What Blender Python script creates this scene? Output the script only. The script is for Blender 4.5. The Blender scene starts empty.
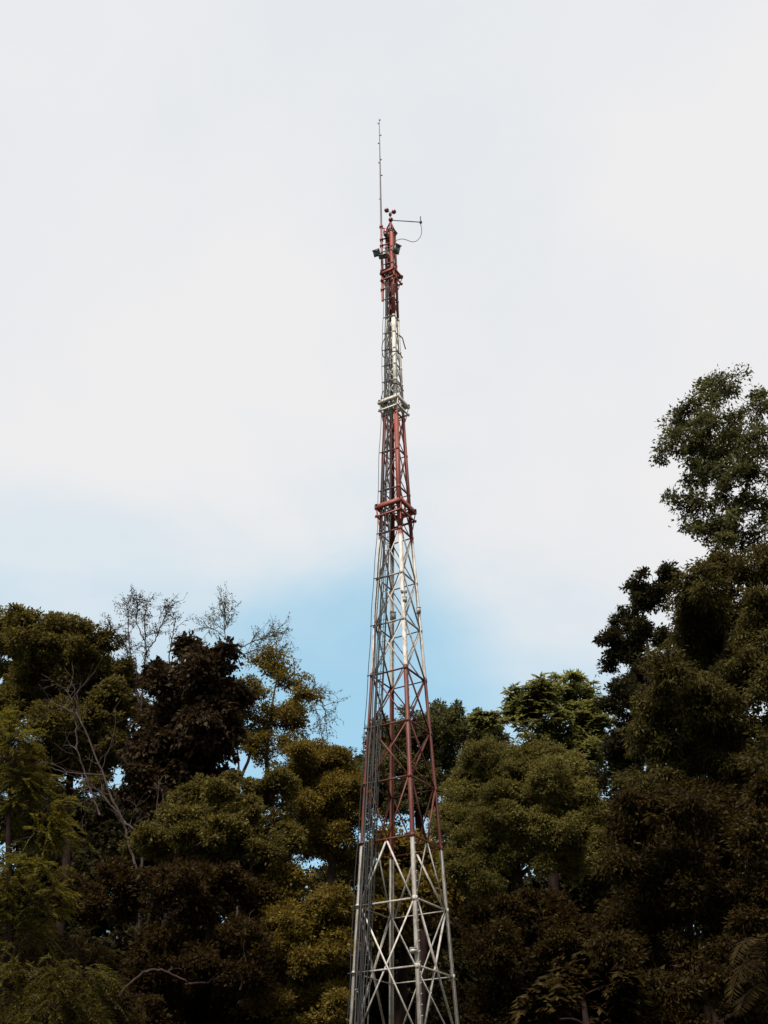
import bpy, math
import numpy as np
from mathutils import Matrix, Vector

C = bpy.context.scene
COL = C.collection
rad = math.radians

# ------------------------------------------------------------------ camera
FOC, TH, ROLL = 1100.0, rad(32.58), rad(0.65)
CAM = np.array([0.0, 0.0, 1.6])


def ray(px, py):
    a, b = (px - 384) / FOC, (512 - py) / FOC
    c, s = math.cos(ROLL), math.sin(ROLL)
    u, v = c * a + s * b, -s * a + c * b
    return np.array([u, math.cos(TH) - v * math.sin(TH), math.sin(TH) + v * math.cos(TH)])


def at(px, py, Y):
    """world point seen at a pixel of the photograph, standing at distance Y"""
    d = ray(px, py)
    return CAM + d * (Y / d[1])


def mpp(P):
    """metres per pixel at a world point"""
    d = P[1] * math.cos(TH) + (P[2] - CAM[2]) * math.sin(TH)
    return d / FOC


cd = bpy.data.cameras.new('camera')
cam = bpy.data.objects.new('camera', cd)
COL.objects.link(cam)
cd.sensor_fit = 'VERTICAL'
cd.sensor_height = 36.0
cd.lens = FOC / 1024 * 36.0
cd.clip_start, cd.clip_end = 0.1, 5000
cam.matrix_world = (Matrix.Translation(Vector(CAM)) @ Matrix.Rotation(math.pi / 2 + TH, 4, 'X')
                    @ Matrix.Rotation(-ROLL, 4, 'Z'))
C.camera = cam

# ------------------------------------------------------------------ mesh helpers


class MB:
    """collects quads, then links them as ONE mesh object"""

    def __init__(s):
        s.v, s.f, s.n = [], [], 0

    def add(s, v, f):
        v = np.asarray(v, float).reshape(-1, 3)
        s.v.append(v)
        s.f.append(np.asarray(f, np.int64).reshape(-1, 4) + s.n)
        s.n += len(v)

    def prism(s, prof0, prof1, caps):
        """two matching profile loops joined by quads"""
        n = len(prof0)
        f = [[i, (i + 1) % n, n + (i + 1) % n, n + i] for i in range(n)]
        f += [list(c)[::-1] for c in caps] + [[n + i for i in c] for c in caps]
        s.add(np.vstack([prof0, prof1]), f)

    def box(s, c, size, ax=None):
        c = np.asarray(c, float)
        ax = np.eye(3) if ax is None else ax
        h = np.asarray(size, float) / 2
        q = [c + ax[0] * h[0] * a + ax[1] * h[1] * b for a, b in ((-1, -1), (1, -1), (1, 1), (-1, 1))]
        z = ax[2] * h[2]
        s.prism([p - z for p in q], [p + z for p in q], [(0, 1, 2, 3)])

    def angle(s, p0, p1, w, t, d1, d2):
        """rolled steel angle: two flanges along d1 and d2 from the heel line p0-p1"""
        p0, p1 = np.asarray(p0, float), np.asarray(p1, float)
        ax = nrm(p1 - p0)
        d1 = nrm(d1 - ax * np.dot(d1, ax))
        d2 = d2 - ax * np.dot(d2, ax)
        d2 = nrm(d2 - d1 * np.dot(d1, d2))
        off = [0 * d1, d1 * w, d1 * w + d2 * t, d1 * t + d2 * t, d1 * t + d2 * w, d2 * w]
        s.prism([p0 + o for o in off], [p1 + o for o in off], [(0, 1, 2, 3), (0, 3, 4, 5)])

    def flat(s, p0, p1, w, t, up):
        p0, p1 = np.asarray(p0, float), np.asarray(p1, float)
        ax = nrm(p1 - p0)
        b = nrm(np.cross(ax, up))
        u = np.cross(b, ax)
        s.box((p0 + p1) / 2, (np.linalg.norm(p1 - p0), w, t), np.array([ax, b, u]))

    def tube(s, pts, r, n=6):
        pts = np.asarray(pts, float)
        m = len(pts)
        r = np.broadcast_to(np.asarray(r, float), (m,))
        tg = np.gradient(pts, axis=0)
        tg /= np.linalg.norm(tg, axis=1)[:, None] + 1e-9
        ref = np.array([0.31, 0.83, 0.46]) if abs(tg[0] @ np.array([0.31, 0.83, 0.46])) < 0.9 else np.array([1., 0, 0])
        a = np.cross(tg, ref)
        a /= np.linalg.norm(a, axis=1)[:, None] + 1e-9
        b = np.cross(tg, a)
        an = np.linspace(0, 2 * np.pi, n, endpoint=False)
        v = pts[:, None] + r[:, None, None] * (np.cos(an)[None, :, None] * a[:, None] + np.sin(an)[None, :, None] * b[:, None])
        i = np.arange(m - 1)[:, None] * n
        j = np.arange(n)[None]
        k = (j + 1) % n
        f = np.stack([i + j, i + k, i + n + k, i + n + j], -1)
        s.add(v, f)
        for e in (0, m - 1):
            if n >= 4:
                q = e * n + np.arange(n)
                cap = [[q[0], q[x], q[x + 1], q[min(x + 2, n - 1)]] for x in range(1, n - 2, 2)] if n % 2 == 0 else []
                if cap:
                    s.f.append(np.asarray(cap) + s.n - len(v.reshape(-1, 3)))

    def lathe(s, c, prof, n=12, ax=None):
        ax = np.eye(3) if ax is None else ax
        an = np.linspace(0, 2 * np.pi, n, endpoint=False)
        v = [c + ax[2] * z + r * (np.cos(t) * ax[0] + np.sin(t) * ax[1]) for r, z in prof for t in an]
        f = [[i * n + j, i * n + (j + 1) % n, (i + 1) * n + (j + 1) % n, (i + 1) * n + j]
             for i in range(len(prof) - 1) for j in range(n)]
        s.add(v, f)

    def build(s, name, mat, parent=None, origin=None, smooth=False):
        v = np.vstack(s.v)
        f = np.vstack(s.f)
        o0 = np.zeros(3) if origin is None else np.asarray(origin, float)
        if parent is not None:
            o0 = np.array(parent.location) if parent.parent is None else np.array(parent.parent.location)
        v = v - o0
        me = bpy.data.meshes.new(name)
        me.vertices.add(len(v))
        me.vertices.foreach_set('co', v.astype(np.float32).ravel())
        me.loops.add(len(f) * 4)
        me.loops.foreach_set('vertex_index', f.astype(np.int32).ravel())
        me.polygons.add(len(f))
        me.polygons.foreach_set('loop_start', np.arange(len(f), dtype=np.int32) * 4)
        if smooth:
            me.polygons.foreach_set('use_smooth', np.ones(len(f), bool))
        me.update(calc_edges=True)
        me.validate()
        me.materials.append(mat)
        ob = bpy.data.objects.new(name, me)
        COL.objects.link(ob)
        if parent is not None:
            ob.parent = parent
        else:
            ob.location = o0
        return ob


def nrm(v):
    v = np.asarray(v, float)
    return v / (np.linalg.norm(v) + 1e-12)


def tag(o, label, cat, group=None):
    o['label'] = label
    o['category'] = cat
    if group:
        o['group'] = group
    return o


def empty(name, loc, label, cat, group=None):
    o = bpy.data.objects.new(name, None)
    COL.objects.link(o)
    o.location = Vector(loc)
    o.empty_display_size = 0.5
    return tag(o, label, cat, group)


# ------------------------------------------------------------------ materials


def newmat(name):
    m = bpy.data.materials.new(name)
    m.use_nodes = True
    nt = m.node_tree
    nt.nodes.clear()
    out = nt.nodes.new('ShaderNodeOutputMaterial')
    return m, nt, out


def N(nt, kind, **kw):
    n = nt.nodes.new(kind)
    for k, v in kw.items():
        if k in n.inputs:
            n.inputs[k].default_value = v
        else:
            setattr(n, k, v)
    return n


def mth(nt, op, a, b=None, c=None, clamp=False):
    n = nt.nodes.new('ShaderNodeMath')
    n.operation = op
    n.use_clamp = clamp
    for i, x in enumerate((a, b, c)):
        if x is None:
            continue
        if isinstance(x, (int, float)):
            n.inputs[i].default_value = x
        else:
            nt.links.new(x, n.inputs[i])
    return n.outputs[0]


def mixc(nt, fac, a, b, mode='MIX'):
    n = nt.nodes.new('ShaderNodeMix')
    n.data_type = 'RGBA'
    n.blend_type = mode
    for sock, x in ((n.inputs[0], fac), (n.inputs[6], a), (n.inputs[7], b)):
        if isinstance(x, (int, float)):
            sock.default_value = x
        elif isinstance(x, tuple):
            sock.default_value = (*x, 1)
        else:
            nt.links.new(x, sock)
    return n.outputs[2]


def ramp(nt, fac, stops, interp='LINEAR'):
    n = nt.nodes.new('ShaderNodeValToRGB')
    cr = n.color_ramp
    cr.interpolation = interp
    while len(cr.elements) < len(stops):
        cr.elements.new(0.5)
    for e, (p, c) in zip(cr.elements, stops):
        e.position = p
        e.color = (*c, 1)
    nt.links.new(fac, n.inputs[0])
    return n.outputs[0]


def leaf_mat(name, dark, mid, light, trans=0.42, rough=0.6, patch=0.35, spec=0.06):
    m, nt, out = newmat(name)
    geo = N(nt, 'ShaderNodeNewGeometry')
    tc = N(nt, 'ShaderNodeTexCoord')
    no = N(nt, 'ShaderNodeTexNoise', Scale=patch, Detail=3.0)
    nt.links.new(tc.outputs['Object'], no.inputs['Vector'])
    t = mth(nt, 'ADD', mth(nt, 'MULTIPLY', geo.outputs['Random Per Island'], 0.62),
            mth(nt, 'MULTIPLY', mth(nt, 'SUBTRACT', no.outputs[0], 0.2), 0.65), clamp=True)
    col = ramp(nt, t, [(0.0, dark), (0.5, mid), (1.0, light)])
    b = N(nt, 'ShaderNodeBsdfPrincipled', Roughness=rough)
    b.inputs['Specular IOR Level'].default_value = spec
    nt.links.new(col, b.inputs['Base Color'])
    tr = N(nt, 'ShaderNodeBsdfTranslucent')
    nt.links.new(mixc(nt, 1.0, col, (1.25, 1.2, 0.8), 'MULTIPLY'), tr.inputs[0])
    mx = N(nt, 'ShaderNodeMixShader')
    mx.inputs[0].default_value = trans
    nt.links.new(b.outputs[0], mx.inputs[1])
    nt.links.new(tr.outputs[0], mx.inputs[2])
    nt.links.new(mx.outputs[0], out.inputs[0])
    return m


def bark_mat(name, a, b_, scale=6.0):
    m, nt, out = newmat(name)
    tc = N(nt, 'ShaderNodeTexCoord')
    mp = N(nt, 'ShaderNodeMapping')
    mp.inputs['Scale'].default_value = (1, 1, 0.25)
    nt.links.new(tc.outputs['Object'], mp.inputs[0])
    no = N(nt, 'ShaderNodeTexNoise', Scale=scale, Detail=5.0)
    nt.links.new(mp.outputs[0], no.inputs['Vector'])
    col = ramp(nt, no.outputs[0], [(0.3, a), (0.7, b_)])
    b = N(nt, 'ShaderNodeBsdfPrincipled', Roughness=0.95)
    b.inputs['Specular IOR Level'].default_value = 0.08
    nt.links.new(col, b.inputs['Base Color'])
    bp = N(nt, 'ShaderNodeBump', Strength=0.5, Distance=0.03)
    nt.links.new(no.outputs[0], bp.inputs['Height'])
    nt.links.new(bp.outputs[0], b.inputs['Normal'])
    nt.links.new(b.outputs[0], out.inputs[0])
    return m


def plain_mat(name, col, rough=0.5, metal=0.0, var=0.25, scale=9.0):
    m, nt, out = newmat(name)
    tc = N(nt, 'ShaderNodeTexCoord')
    no = N(nt, 'ShaderNodeTexNoise', Scale=scale, Detail=4.0)
    nt.links.new(tc.outputs['Object'], no.inputs['Vector'])
    c = ramp(nt, no.outputs[0], [(0.3, tuple(x * (1 - var) for x in col)), (0.7, tuple(min(1, x * (1 + var)) for x in col))])
    b = N(nt, 'ShaderNodeBsdfPrincipled', Roughness=rough, Metallic=metal)
    nt.links.new(c, b.inputs['Base Color'])
    nt.links.new(b.outputs[0], out.inputs[0])
    return m


Z0, BAY = 1.6 + 2 * 3.141, 2.0           # ring 0 height and ring spacing


def rz(k):
    return Z0 + BAY * k


def tower_paint():
    """aviation bands: white and red by height, with grime and rust"""
    m, nt, out = newmat('banded_tower_paint')
    tc = N(nt, 'ShaderNodeTexCoord')
    sp = N(nt, 'ShaderNodeSeparateXYZ')
    nt.links.new(tc.outputs['Object'], sp.inputs[0])
    W, R = (0.52, 0.475, 0.42), (0.115, 0.021, 0.013)
    W2, R2 = (0.60, 0.57, 0.50), (0.25, 0.047, 0.031)
    H = 48.0
    e = 0.06
    st = [(0, W), ((rz(2) - .22) / H, R), ((rz(5) + e) / H, W), ((rz(8) - 0.35) / H, R2), ((rz(10.9) + .1) / H, W2), (rz(13.62) / H, R2)]
    base = ramp(nt, mth(nt, 'DIVIDE', sp.outputs[2], H), st, 'CONSTANT')
    no = N(nt, 'ShaderNodeTexNoise', Scale=3.0, Detail=6.0, Roughness=0.7)
    mp = N(nt, 'ShaderNodeMapping')
    mp.inputs['Scale'].default_value = (3, 3, 1.0)
    nt.links.new(tc.outputs['Object'], mp.inputs[0])
    nt.links.new(mp.outputs[0], no.inputs['Vector'])
    g = ramp(nt, no.outputs[0], [(0.45, (0, 0, 0)), (0.66, (1, 1, 1))])
    col = mixc(nt, mth(nt, 'MULTIPLY', g, 0.7), base, (0.13, 0.065, 0.035))
    n2 = N(nt, 'ShaderNodeTexNoise', Scale=0.9, Detail=3.0)
    nt.links.new(tc.outputs['Object'], n2.inputs['Vector'])
    f = ramp(nt, n2.outputs[0], [(0.3, (0.72, 0.72, 0.72)), (0.7, (1, 1, 1))])
    col = mixc(nt, 1.0, col, f, 'MULTIPLY')
    b = N(nt, 'ShaderNodeBsdfPrincipled', Roughness=0.55)
    b.inputs['Specular IOR Level'].default_value = 0.3
    nt.links.new(col, b.inputs['Base Color'])
    nt.links.new(b.outputs[0], out.inputs[0])
    return m


M = dict(
    paint=tower_paint(),
    red=plain_mat('red_paint', (0.15, 0.028, 0.022), 0.5),
    darkred=plain_mat('dark_red_plastic', (0.16, 0.02, 0.02), 0.4),
    cable=plain_mat('black_cable_sheath', (0.008, 0.007, 0.007), 0.7),
    greycable=plain_mat('grey_cable_sheath', (0.045, 0.042, 0.040), 0.7),
    galv=plain_mat('galvanised_steel', (0.33, 0.34, 0.34), 0.45, 0.5),
    whip=plain_mat('weathered_whip_metal', (0.07, 0.062, 0.062), 0.6, 0.1),
    black=plain_mat('black_enamel', (0.018, 0.018, 0.016), 0.5),
    glass=plain_mat('dusty_lens', (0.10, 0.11, 0.10), 0.15),
    box=plain_mat('cream_box', (0.30, 0.28, 0.24), 0.5),
    concrete=plain_mat('concrete', (0.3, 0.29, 0.27), 0.9),
    bark=bark_mat('brown_bark', (0.0187, 0.0108, 0.0086), (0.0540, 0.0360, 0.0288)),
    darkbark=bark_mat('dark_bark', (0.0101, 0.0050, 0.0043), (0.0259, 0.0151, 0.0130)),
    palebark=bark_mat('pale_grey_bark', (0.0360, 0.0245, 0.0216), (0.0792, 0.0562, 0.0490)),
)

# ------------------------------------------------------------------ the lattice tower
TX, TY, YAW = 0.231 * 2, 18.32 * 2, rad(14.6)
BASE = np.array([TX, TY, 0.0])
KN = [-4.0, 8.0, 10.9, 13.6, 16.36]
HD = [2.135, 0.695, 0.47, 0.325, 0.26]


def corner(i, k, extra=0.0):
    """leg i (0 left, 1 front, 2 right, 3 back) at ring height k"""
    a = (math.pi, -math.pi / 2, 0, math.pi / 2)[i] + YAW
    w = float(np.interp(k, KN, HD)) + extra
    return np.array([TX + w * math.cos(a), TY + w * math.sin(a), rz(k)])


def fpt(i, t, k, out=0.0):
    """point on face i (between leg i and i+1), t along it"""
    a, b = corner(i, k), corner((i + 1) % 4, k)
    p = a * (1 - t) + b * t
    n = nrm(p - np.array([TX, TY, p[2]]))
    return p + n * out


tower = empty('lattice_tower', BASE, 'tall square steel lattice tower in red and white bands rising from the clearing', 'tower')
KG = (0.0 - Z0) / BAY
rings = [-3, -2, -1, 0, 1, 2, 3, 4, 5, 6, 7, 8, 9, 9.95, 10.9, 11.35, 11.8, 12.25, 12.7, 13.18, 13.65, 14.2, 14.75, 15.3, 15.83, 16.36]
UP = np.array([0, 0, 1.0])
for i in range(4):
    mb = MB()
    ks = [KG + 0.1] + KN[1:]
    for k0, k1 in zip(ks[:-1], ks[1:]):
        p0, p1 = corner(i, k0), corner(i, k1)
        w = 0.12 if k0 < 8 else (0.15 if k0 < 10 else (0.14 if i == 1 else 0.12))
        mb.angle(p0, p1, w, 0.022, corner((i + 1) % 4, k0) - p0, corner((i - 1) % 4, k0) - p0)
    for k in rings:                                   # splice and gusset plates
        if k >= 0:
            p = corner(i, k)
            for s in (1, -1):
                d = nrm(corner((i + s) % 4, k) - p)
                n = nrm(np.cross(d, UP)) * (0.012 if s > 0 else -0.012)
                q = 0.11 if k < 9 else 0.09
                mb.box(p + d * q * .52 + n * .8, (q, 0.014, q * 1.3), np.array([d, nrm(n), UP]))
    if i == 1:                                        # climbing pegs up the front leg
        for j in range(70):
            k = -3.4 + j * 0.15
            p = corner(1, k, 0.01)
            d = nrm(corner(2, k) - p)
            mb.tube([p + d * .06, p + d * .06 - np.array([-.03, .13, 0])], 0.014, 6)
    mb.build('leg', M['paint'], tower)
    pb = MB()
    p = corner(i, KG)
    pb.box((p[0], p[1], 0.12), (0.8, 0.8, 0.5))
    pb.box((p[0], p[1], 0.40), (0.34, 0.34, 0.06))
    pb.build('footing', M['concrete'], tower)

for k in rings:
    mb = MB()
    for i in range(4):
        a, b = corner(i, k, -0.03), corner((i + 1) % 4, k, -0.03)
        d = nrm(b - a)
        inw = nrm(np.array([TX, TY, a[2]]) - (a + b) / 2)
        a, b = a + d * .05, b - d * .05
        s = 0.07 if k < 9 else 0.055
        mb.flat(a + inw * .03, b + inw * .03, s * 1.0, 0.014, UP + np.array([.01, .02, 0]))
        mb.flat(a + UP * .019, b + UP * .019, 0.010, 0.022, UP)
    mb.build('horizontal_brace', M['paint'], tower)

for j, (k0, k1) in enumerate(zip(rings[:-1], rings[1:])):
    for i in range(4):
        if k0 in (-1, -3):
            continue
        mb = MB()
        if k0 in (-2, 0):
            continue
        c = lambda s, k: fpt(i, s, k, -0.035)
        n = nrm(c(0.5, k0) - np.array([TX, TY, rz(k0)]))
        s = 0.048 if k0 < 8 else 0.038
        e = 0.05
        if k0 == 1:
            segs = [((0.5, 2), (e, 1)), ((0.5, 2), (1 - e, 1))]
        elif k0 == 2:
            segs = [((0.5, 2), (e, 3)), ((0.5, 2), (1 - e, 3))]
        else:
            segs = [((e, k0), (1 - e, k1)), ((1 - e, k0), (e, k1))]
        for q, (u, v) in enumerate(segs):
            p0, p1 = c(*u) + n * .015 * (q * 2 - 1), c(*v) + n * .015 * (q * 2 - 1)
            ax = nrm(p1 - p0)
            mb.angle(p0, p1, s, 0.010, np.cross(ax, n), -n)
        mb.build('cross_brace', M['paint'], tower)
for i in range(4):                                    # tall crosses over two bays in the lower part
    for k0 in (-3, -1):
        mb = MB()
        n = nrm(fpt(i, .5, k0) - np.array([TX, TY, rz(k0)]))
        for q, (u, v) in enumerate((((.04, k0), (.96, k0 + 2)), ((.96, k0), (.04, k0 + 2)))):
            p0, p1 = fpt(i, *u, -.035) + n * .015 * (q * 2 - 1), fpt(i, *v, -.035) + n * .015 * (q * 2 - 1)
            ax = nrm(p1 - p0)
            mb.angle(p0, p1, 0.054, 0.012, np.cross(ax, n), -n)
        mb.build('cross_brace', M['paint'], tower)


def frame_channel(mb, k, extra, depth, w=0.07):
    for i in range(4):
        a, b = corner(i, k, extra), corner((i + 1) % 4, k, extra)
        d = nrm(b - a)
        n = nrm((a + b) / 2 - np.array([TX, TY, a[2]]))
        a, b = a - d * 0.05, b + d * 0.05
        off = 0.003 * (i % 2)
        mb.box((a + b) / 2 + UP * off, (np.linalg.norm(b - a), 0.012, depth), np.array([d, n, UP]))
        for s in (-1, 1):
            mb.box((a + b) / 2 - n * (w / 2 + .008) + UP * (s * (depth / 2 - .006) + off), (np.linalg.norm(b - a), w, 0.010), np.array([d, n, UP]))


for k, ex, dp in ((8.62, 0.17, 0.20), (11.25, 0.21, 0.16), (15.0, 0.22, 0.12)):
    mb = MB()
    frame_channel(mb, k, ex, dp)
    frame_channel(mb, k - 0.22, ex - 0.03, 0.07, 0.04)
    for i in range(4):                                # brackets back to the legs
        for dk in (0.0, -0.42):
            mb.tube([corner(i, k + dk), corner(i, k, ex)], 0.022, 6)
    for i in (0, 1, 2, 3):
        mb.flat(fpt(i, 0.28, k, ex * .6), fpt((i + 2) % 4, 0.72, k, ex * .6), 0.05, 0.03, UP + 0 * UP)
    mb.build('antenna_mount_frame', M['paint'], tower)

mb = MB()                                             # closing frame and cap of the top
for i in range(4):
    mb.tube([corner(i, 16.34), corner(i, 16.4, 0.06), corner((i + 1) % 4, 16.4, 0.06)], 0.03, 6)
    mb.flat(corner(i, 16.37), (TX, TY, rz(16.75)), 0.09, 0.02, UP + np.array([.1, .2, 0]))
mb.tube([(TX, TY, rz(16.2)), (TX, TY, rz(16.85))], 0.04, 8)
mb.build('top_frame', M['red'], tower)

# ladder and cables run up the left face
lad = MB()


def lad_t(k, side):
    w = np.linalg.norm(corner(1, k) - corner(0, k))
    return (0.10 + max(0, 0.14 * (k - 8) / 8) + side * min(0.28 / w, 0.5))


kk = np.linspace(KG + 0.05, 16.2, 60)
for s in (0, 1):
    P = [fpt(0, lad_t(k, s), k, -0.13) for k in kk]
    lad.tube(P, 0.024, 6)
for k in np.arange(KG + 0.3, 16.2, 0.15):
    lad.tube([fpt(0, lad_t(k, 0), k, -0.13), fpt(0, lad_t(k, 1), k, -0.13)], 0.012, 5)
lad.build('ladder', M['greycable'], tower)
rng = np.random.default_rng(5)
for c_i, (t0, off, r, mt, top) in enumerate((
        (0.04, 0.05, 0.020, 'cable', 15.7), (0.085, 0.06, 0.026, 'greycable', 15.9), (0.13, 0.05, 0.022, 'cable', 16.2),
        (0.175, 0.07, 0.026, 'cable', 14.9), (0.22, 0.05, 0.018, 'greycable', 13.0), (0.26, 0.06, 0.024, 'cable', 11.2), (0.0, 0.04, 0.017, 'cable', 15.5))):
    P = []
    for k in np.linspace(KG + 0.02, top, 90):
        w = np.linalg.norm(corner(1, k) - corner(0, k))
        s = 0.85 if k < 8 else 0.85 - 0.05 * (k - 8)
        t = t0 * 2.0 / w * s * 1.15
        o = off + (0.05 if c_i == 6 else 0) + 0.018 * math.sin(k * 2.1 + c_i) + 0.01 * math.sin(k * 5.3 + 2 * c_i)
        P.append(fpt(0, t + .035 - (0.03 if c_i == 6 else 0) + 0.008 * math.sin(k * 1.7 + c_i * 1.3), k, o))
    mb = MB()
    mb.tube(P, np.linspace(r, r * .62, len(P)), 6)
    mb.build('feeder_cable', M[mt], tower, smooth=True)
for k in rings[2:]:
    mb = MB()
    a, b = fpt(0, -0.035, k, 0.07), fpt(0, 0.28 if k < 8 else 0.55, k, 0.02)
    mb.flat(a, b, 0.03, 0.03, UP)
    mb.build('cable_bracket', M['greycable'], tower)

# curled cable tails near the top of the upper white band
for pts, r in (([(385, 338), (382.4, 343), (381.8, 350), (383.2, 357), (386, 358)], .022),
               ([(399, 335), (402.5, 338), (404, 344), (405.6, 349)], .026),
               ([(391, 352), (396, 351), (400, 354), (402.5, 358)], .026),
               ([(391, 384), (396, 383), (400, 385), (403.5, 391)], .026),
               ([(383.3, 391), (381, 398), (380.6, 408), (382.5, 420), (384, 424)], .018)):
    d = np.array([at(x, y, TY - 0.42) for x, y in pts])
    tt = np.linspace(0, len(d) - 1, 16)
    d = np.stack([np.interp(tt, range(len(d)), d[:, q]) for q in range(3)], 1)
    d[1:-1] = (d[:-2] + d[1:-1] * 2 + d[2:]) / 4
    mb = MB()
    mb.tube(d, r, 6)
    mb.build('cable_loop', M['cable'], tower, smooth=True)
# little boxes clamped to the legs
for px, py, dY, s in ((413.2, 951, -1.62, (.2, .12, .13)), (404.5, 600, -.8, (.16, .12, .18)), (418.6, 611, .12, (.14, .12, .24)),
                      (393.0, 617, .5, (.2, .15, .34)), (404.0, 592, -.8, (.22, .08, .06))):
    mb = MB()
    p = at(px, py, TY + dY)
    a = np.array([[math.cos(YAW), math.sin(YAW), 0], [-math.sin(YAW), math.cos(YAW), 0], [0, 0, 1]])
    mb.box(p, s, a)
    mb.box(p + UP * (s[2] / 2 + .014), (s[0] * 1.12, s[1] * 1.2, .02), a)
    mb.box(p - a[1] * (s[1] / 2 + .012), (s[0] * .7, .02, s[2] * .7), a)
    mb.build('junction_box', M['box'], tower)

# ------------------------------------------------------------------ instruments on the tower top
pl = at(381.2, 224, TY - 0.05)
pl0 = at(382.6, 301, TY - 0.05)
wp = empty('whip_antenna', pl0, 'long thin grey whip antenna clamped upright at the left of the tower top', 'antenna')
mb = MB()
mb.tube([pl0, pl], 0.055, 8)
mb.build('support_pipe', M['red'], wp)
for y in (227, 240, 246, 271, 290):
    mb = MB()
    x = 381.2 + (y - 224) * 1.4 / 77
    q = at(x, y, TY - 0.05)
    k = (q[2] - Z0) / BAY
    mb.flat(q + np.array([-.08, 0, 0]), corner(0, min(k, 16.3), -.02) + np.array([.28, -.1, .10]), 0.05, 0.07, UP)
    mb.box(q, (.16, .16, .09))
    mb.build('pipe_bracket', M['red'], wp)
wt = at(379.2, 119, TY - 0.05)
mb = MB()
mb.tube([pl + (wt - pl) * t - np.array([.0, .0, .35 * (1 - t)]) for t in np.linspace(0, 1, 10)], np.linspace(.05, .017, 10), 8)
mb.build('mast', M['whip'], wp)
for t, s, l in ((.22, -1, .10), (.44, 1, .16), (.56, -1, .13), (.59, 1, .12), (.75, -1, .13), (.83, 1, .14), (.95, -1, .12), (.985, 1, .1)):
    mb = MB()
    q = pl + (wt - pl) * t
    mb.tube([q + UP * .14 - UP * .07, q + UP * .07], .05 if t < .6 else .038, 8)
    mb.tube([q, q + np.array([s * l * .7, -.03, .02])], 0.03, 6)
    mb.build('whip_clamp', M['whip'], wp)

ap = at(390.3, 232, TY)
ane = empty('cup_anemometer', ap, 'dark red three-cup anemometer on a short post at the very top of the tower', 'anemometer')
mb = MB()
ah = at(390.2, 212.5, TY)
mb.tube([ap - UP * .25, ap, ah - UP * .02], [.045, .04, .03], 8)
mb.lathe(ah - UP * .14, [(0.001, -.06), (.07, -.06), (.075, .05), (.04, .12), (0.001, .13)], 10)
mb.build('post', M['darkred'], ane)
for px, py, dy in ((386.4, 210.3, -.12), (393.9, 211.5, .05), (390.4, 219.6, -.36)):
    mb = MB()
    q = at(px, py, TY + dy)
    dirn = nrm(np.cross(q - ah, UP) + np.array([.0, -.5, -.35]))
    b1 = nrm(np.cross(dirn, UP))
    axm = np.array([b1, np.cross(dirn, b1), dirn])
    prof = [(0.118 * math.sin(t), .13 * math.cos(t)) for t in np.linspace(0.02, math.pi / 2, 7)]
    prof += [(r * .9, z - .006) for r, z in prof[::-1]]
    mb.lathe(q - dirn * .05, prof, 14, axm)
    mb.build('cup', M['darkred'], ane, smooth=True)
    mb = MB()
    mb.tube([ah, q], .016, 6)
    mb.build('arm', M['black'], ane)

da = at(392.5, 220.3, TY - 0.1)
dip = empty('side_arm_antenna', da, 'thin grey side arm with drooping cable at the right of the tower top', 'antenna')
de = at(420.8, 222.2, TY - 0.1)
mb = MB()
mb.tube([at(389.8, 220.1, TY), da, de], .024, 8)
mb.build('boom', M['whip'], dip)
mb = MB()
mb.tube([at(420.4, 216.6, TY - .1), at(420.7, 224.5, TY - .1)], .022, 8)
mb.box(de, (.12, .1, .08))
mb.build('rod', M['whip'], dip)
cp = np.array([at(x, y, TY - .12) for x, y in ((420.6, 224), (421.6, 228), (421.8, 233), (420, 238), (416, 241.6), (411.5, 242), (407, 240), (402.5, 238.8), (398.5, 239.5), (395, 241))])
tt = np.linspace(0, len(cp) - 1, 40)
cp = np.stack([np.interp(tt, range(len(cp)), cp[:, q]) for q in range(3)], 1)
for _ in range(3):
    cp[1:-1] = (cp[:-2] + cp[1:-1] * 2 + cp[2:]) / 4
mb = MB()
mb.tube(cp, .016, 6)
mb.build('coaxial_cable', M['greycable'], dip, smooth=True)

ob = at(385.6, 232.5, TY - .3)
ol = empty('obstruction_light', ob, 'small red obstruction light beside the anemometer post on the tower top', 'warning light')
mb = MB()
mb.lathe(ob, [(.001, .19), (.07, .18), (.115, .11), (.125, 0), (.11, -.06)], 12)
mb.build('lens', plain_mat('red_lens', (0.30, 0.02, 0.03), 0.2), ol, smooth=True)
mb = MB()
mb.lathe(ob - UP * .14, [(.001, .08), (.10, .08), (.11, -.02), (.06, -.1), (.001, -.1)], 12)
mb.tube([ob - UP * .2, ob - UP * .3, corner(1, 16.2, -.1) + np.array([-.12, .1, 0])], .025, 6)
mb.build('base', M['black'], ol)


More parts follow.
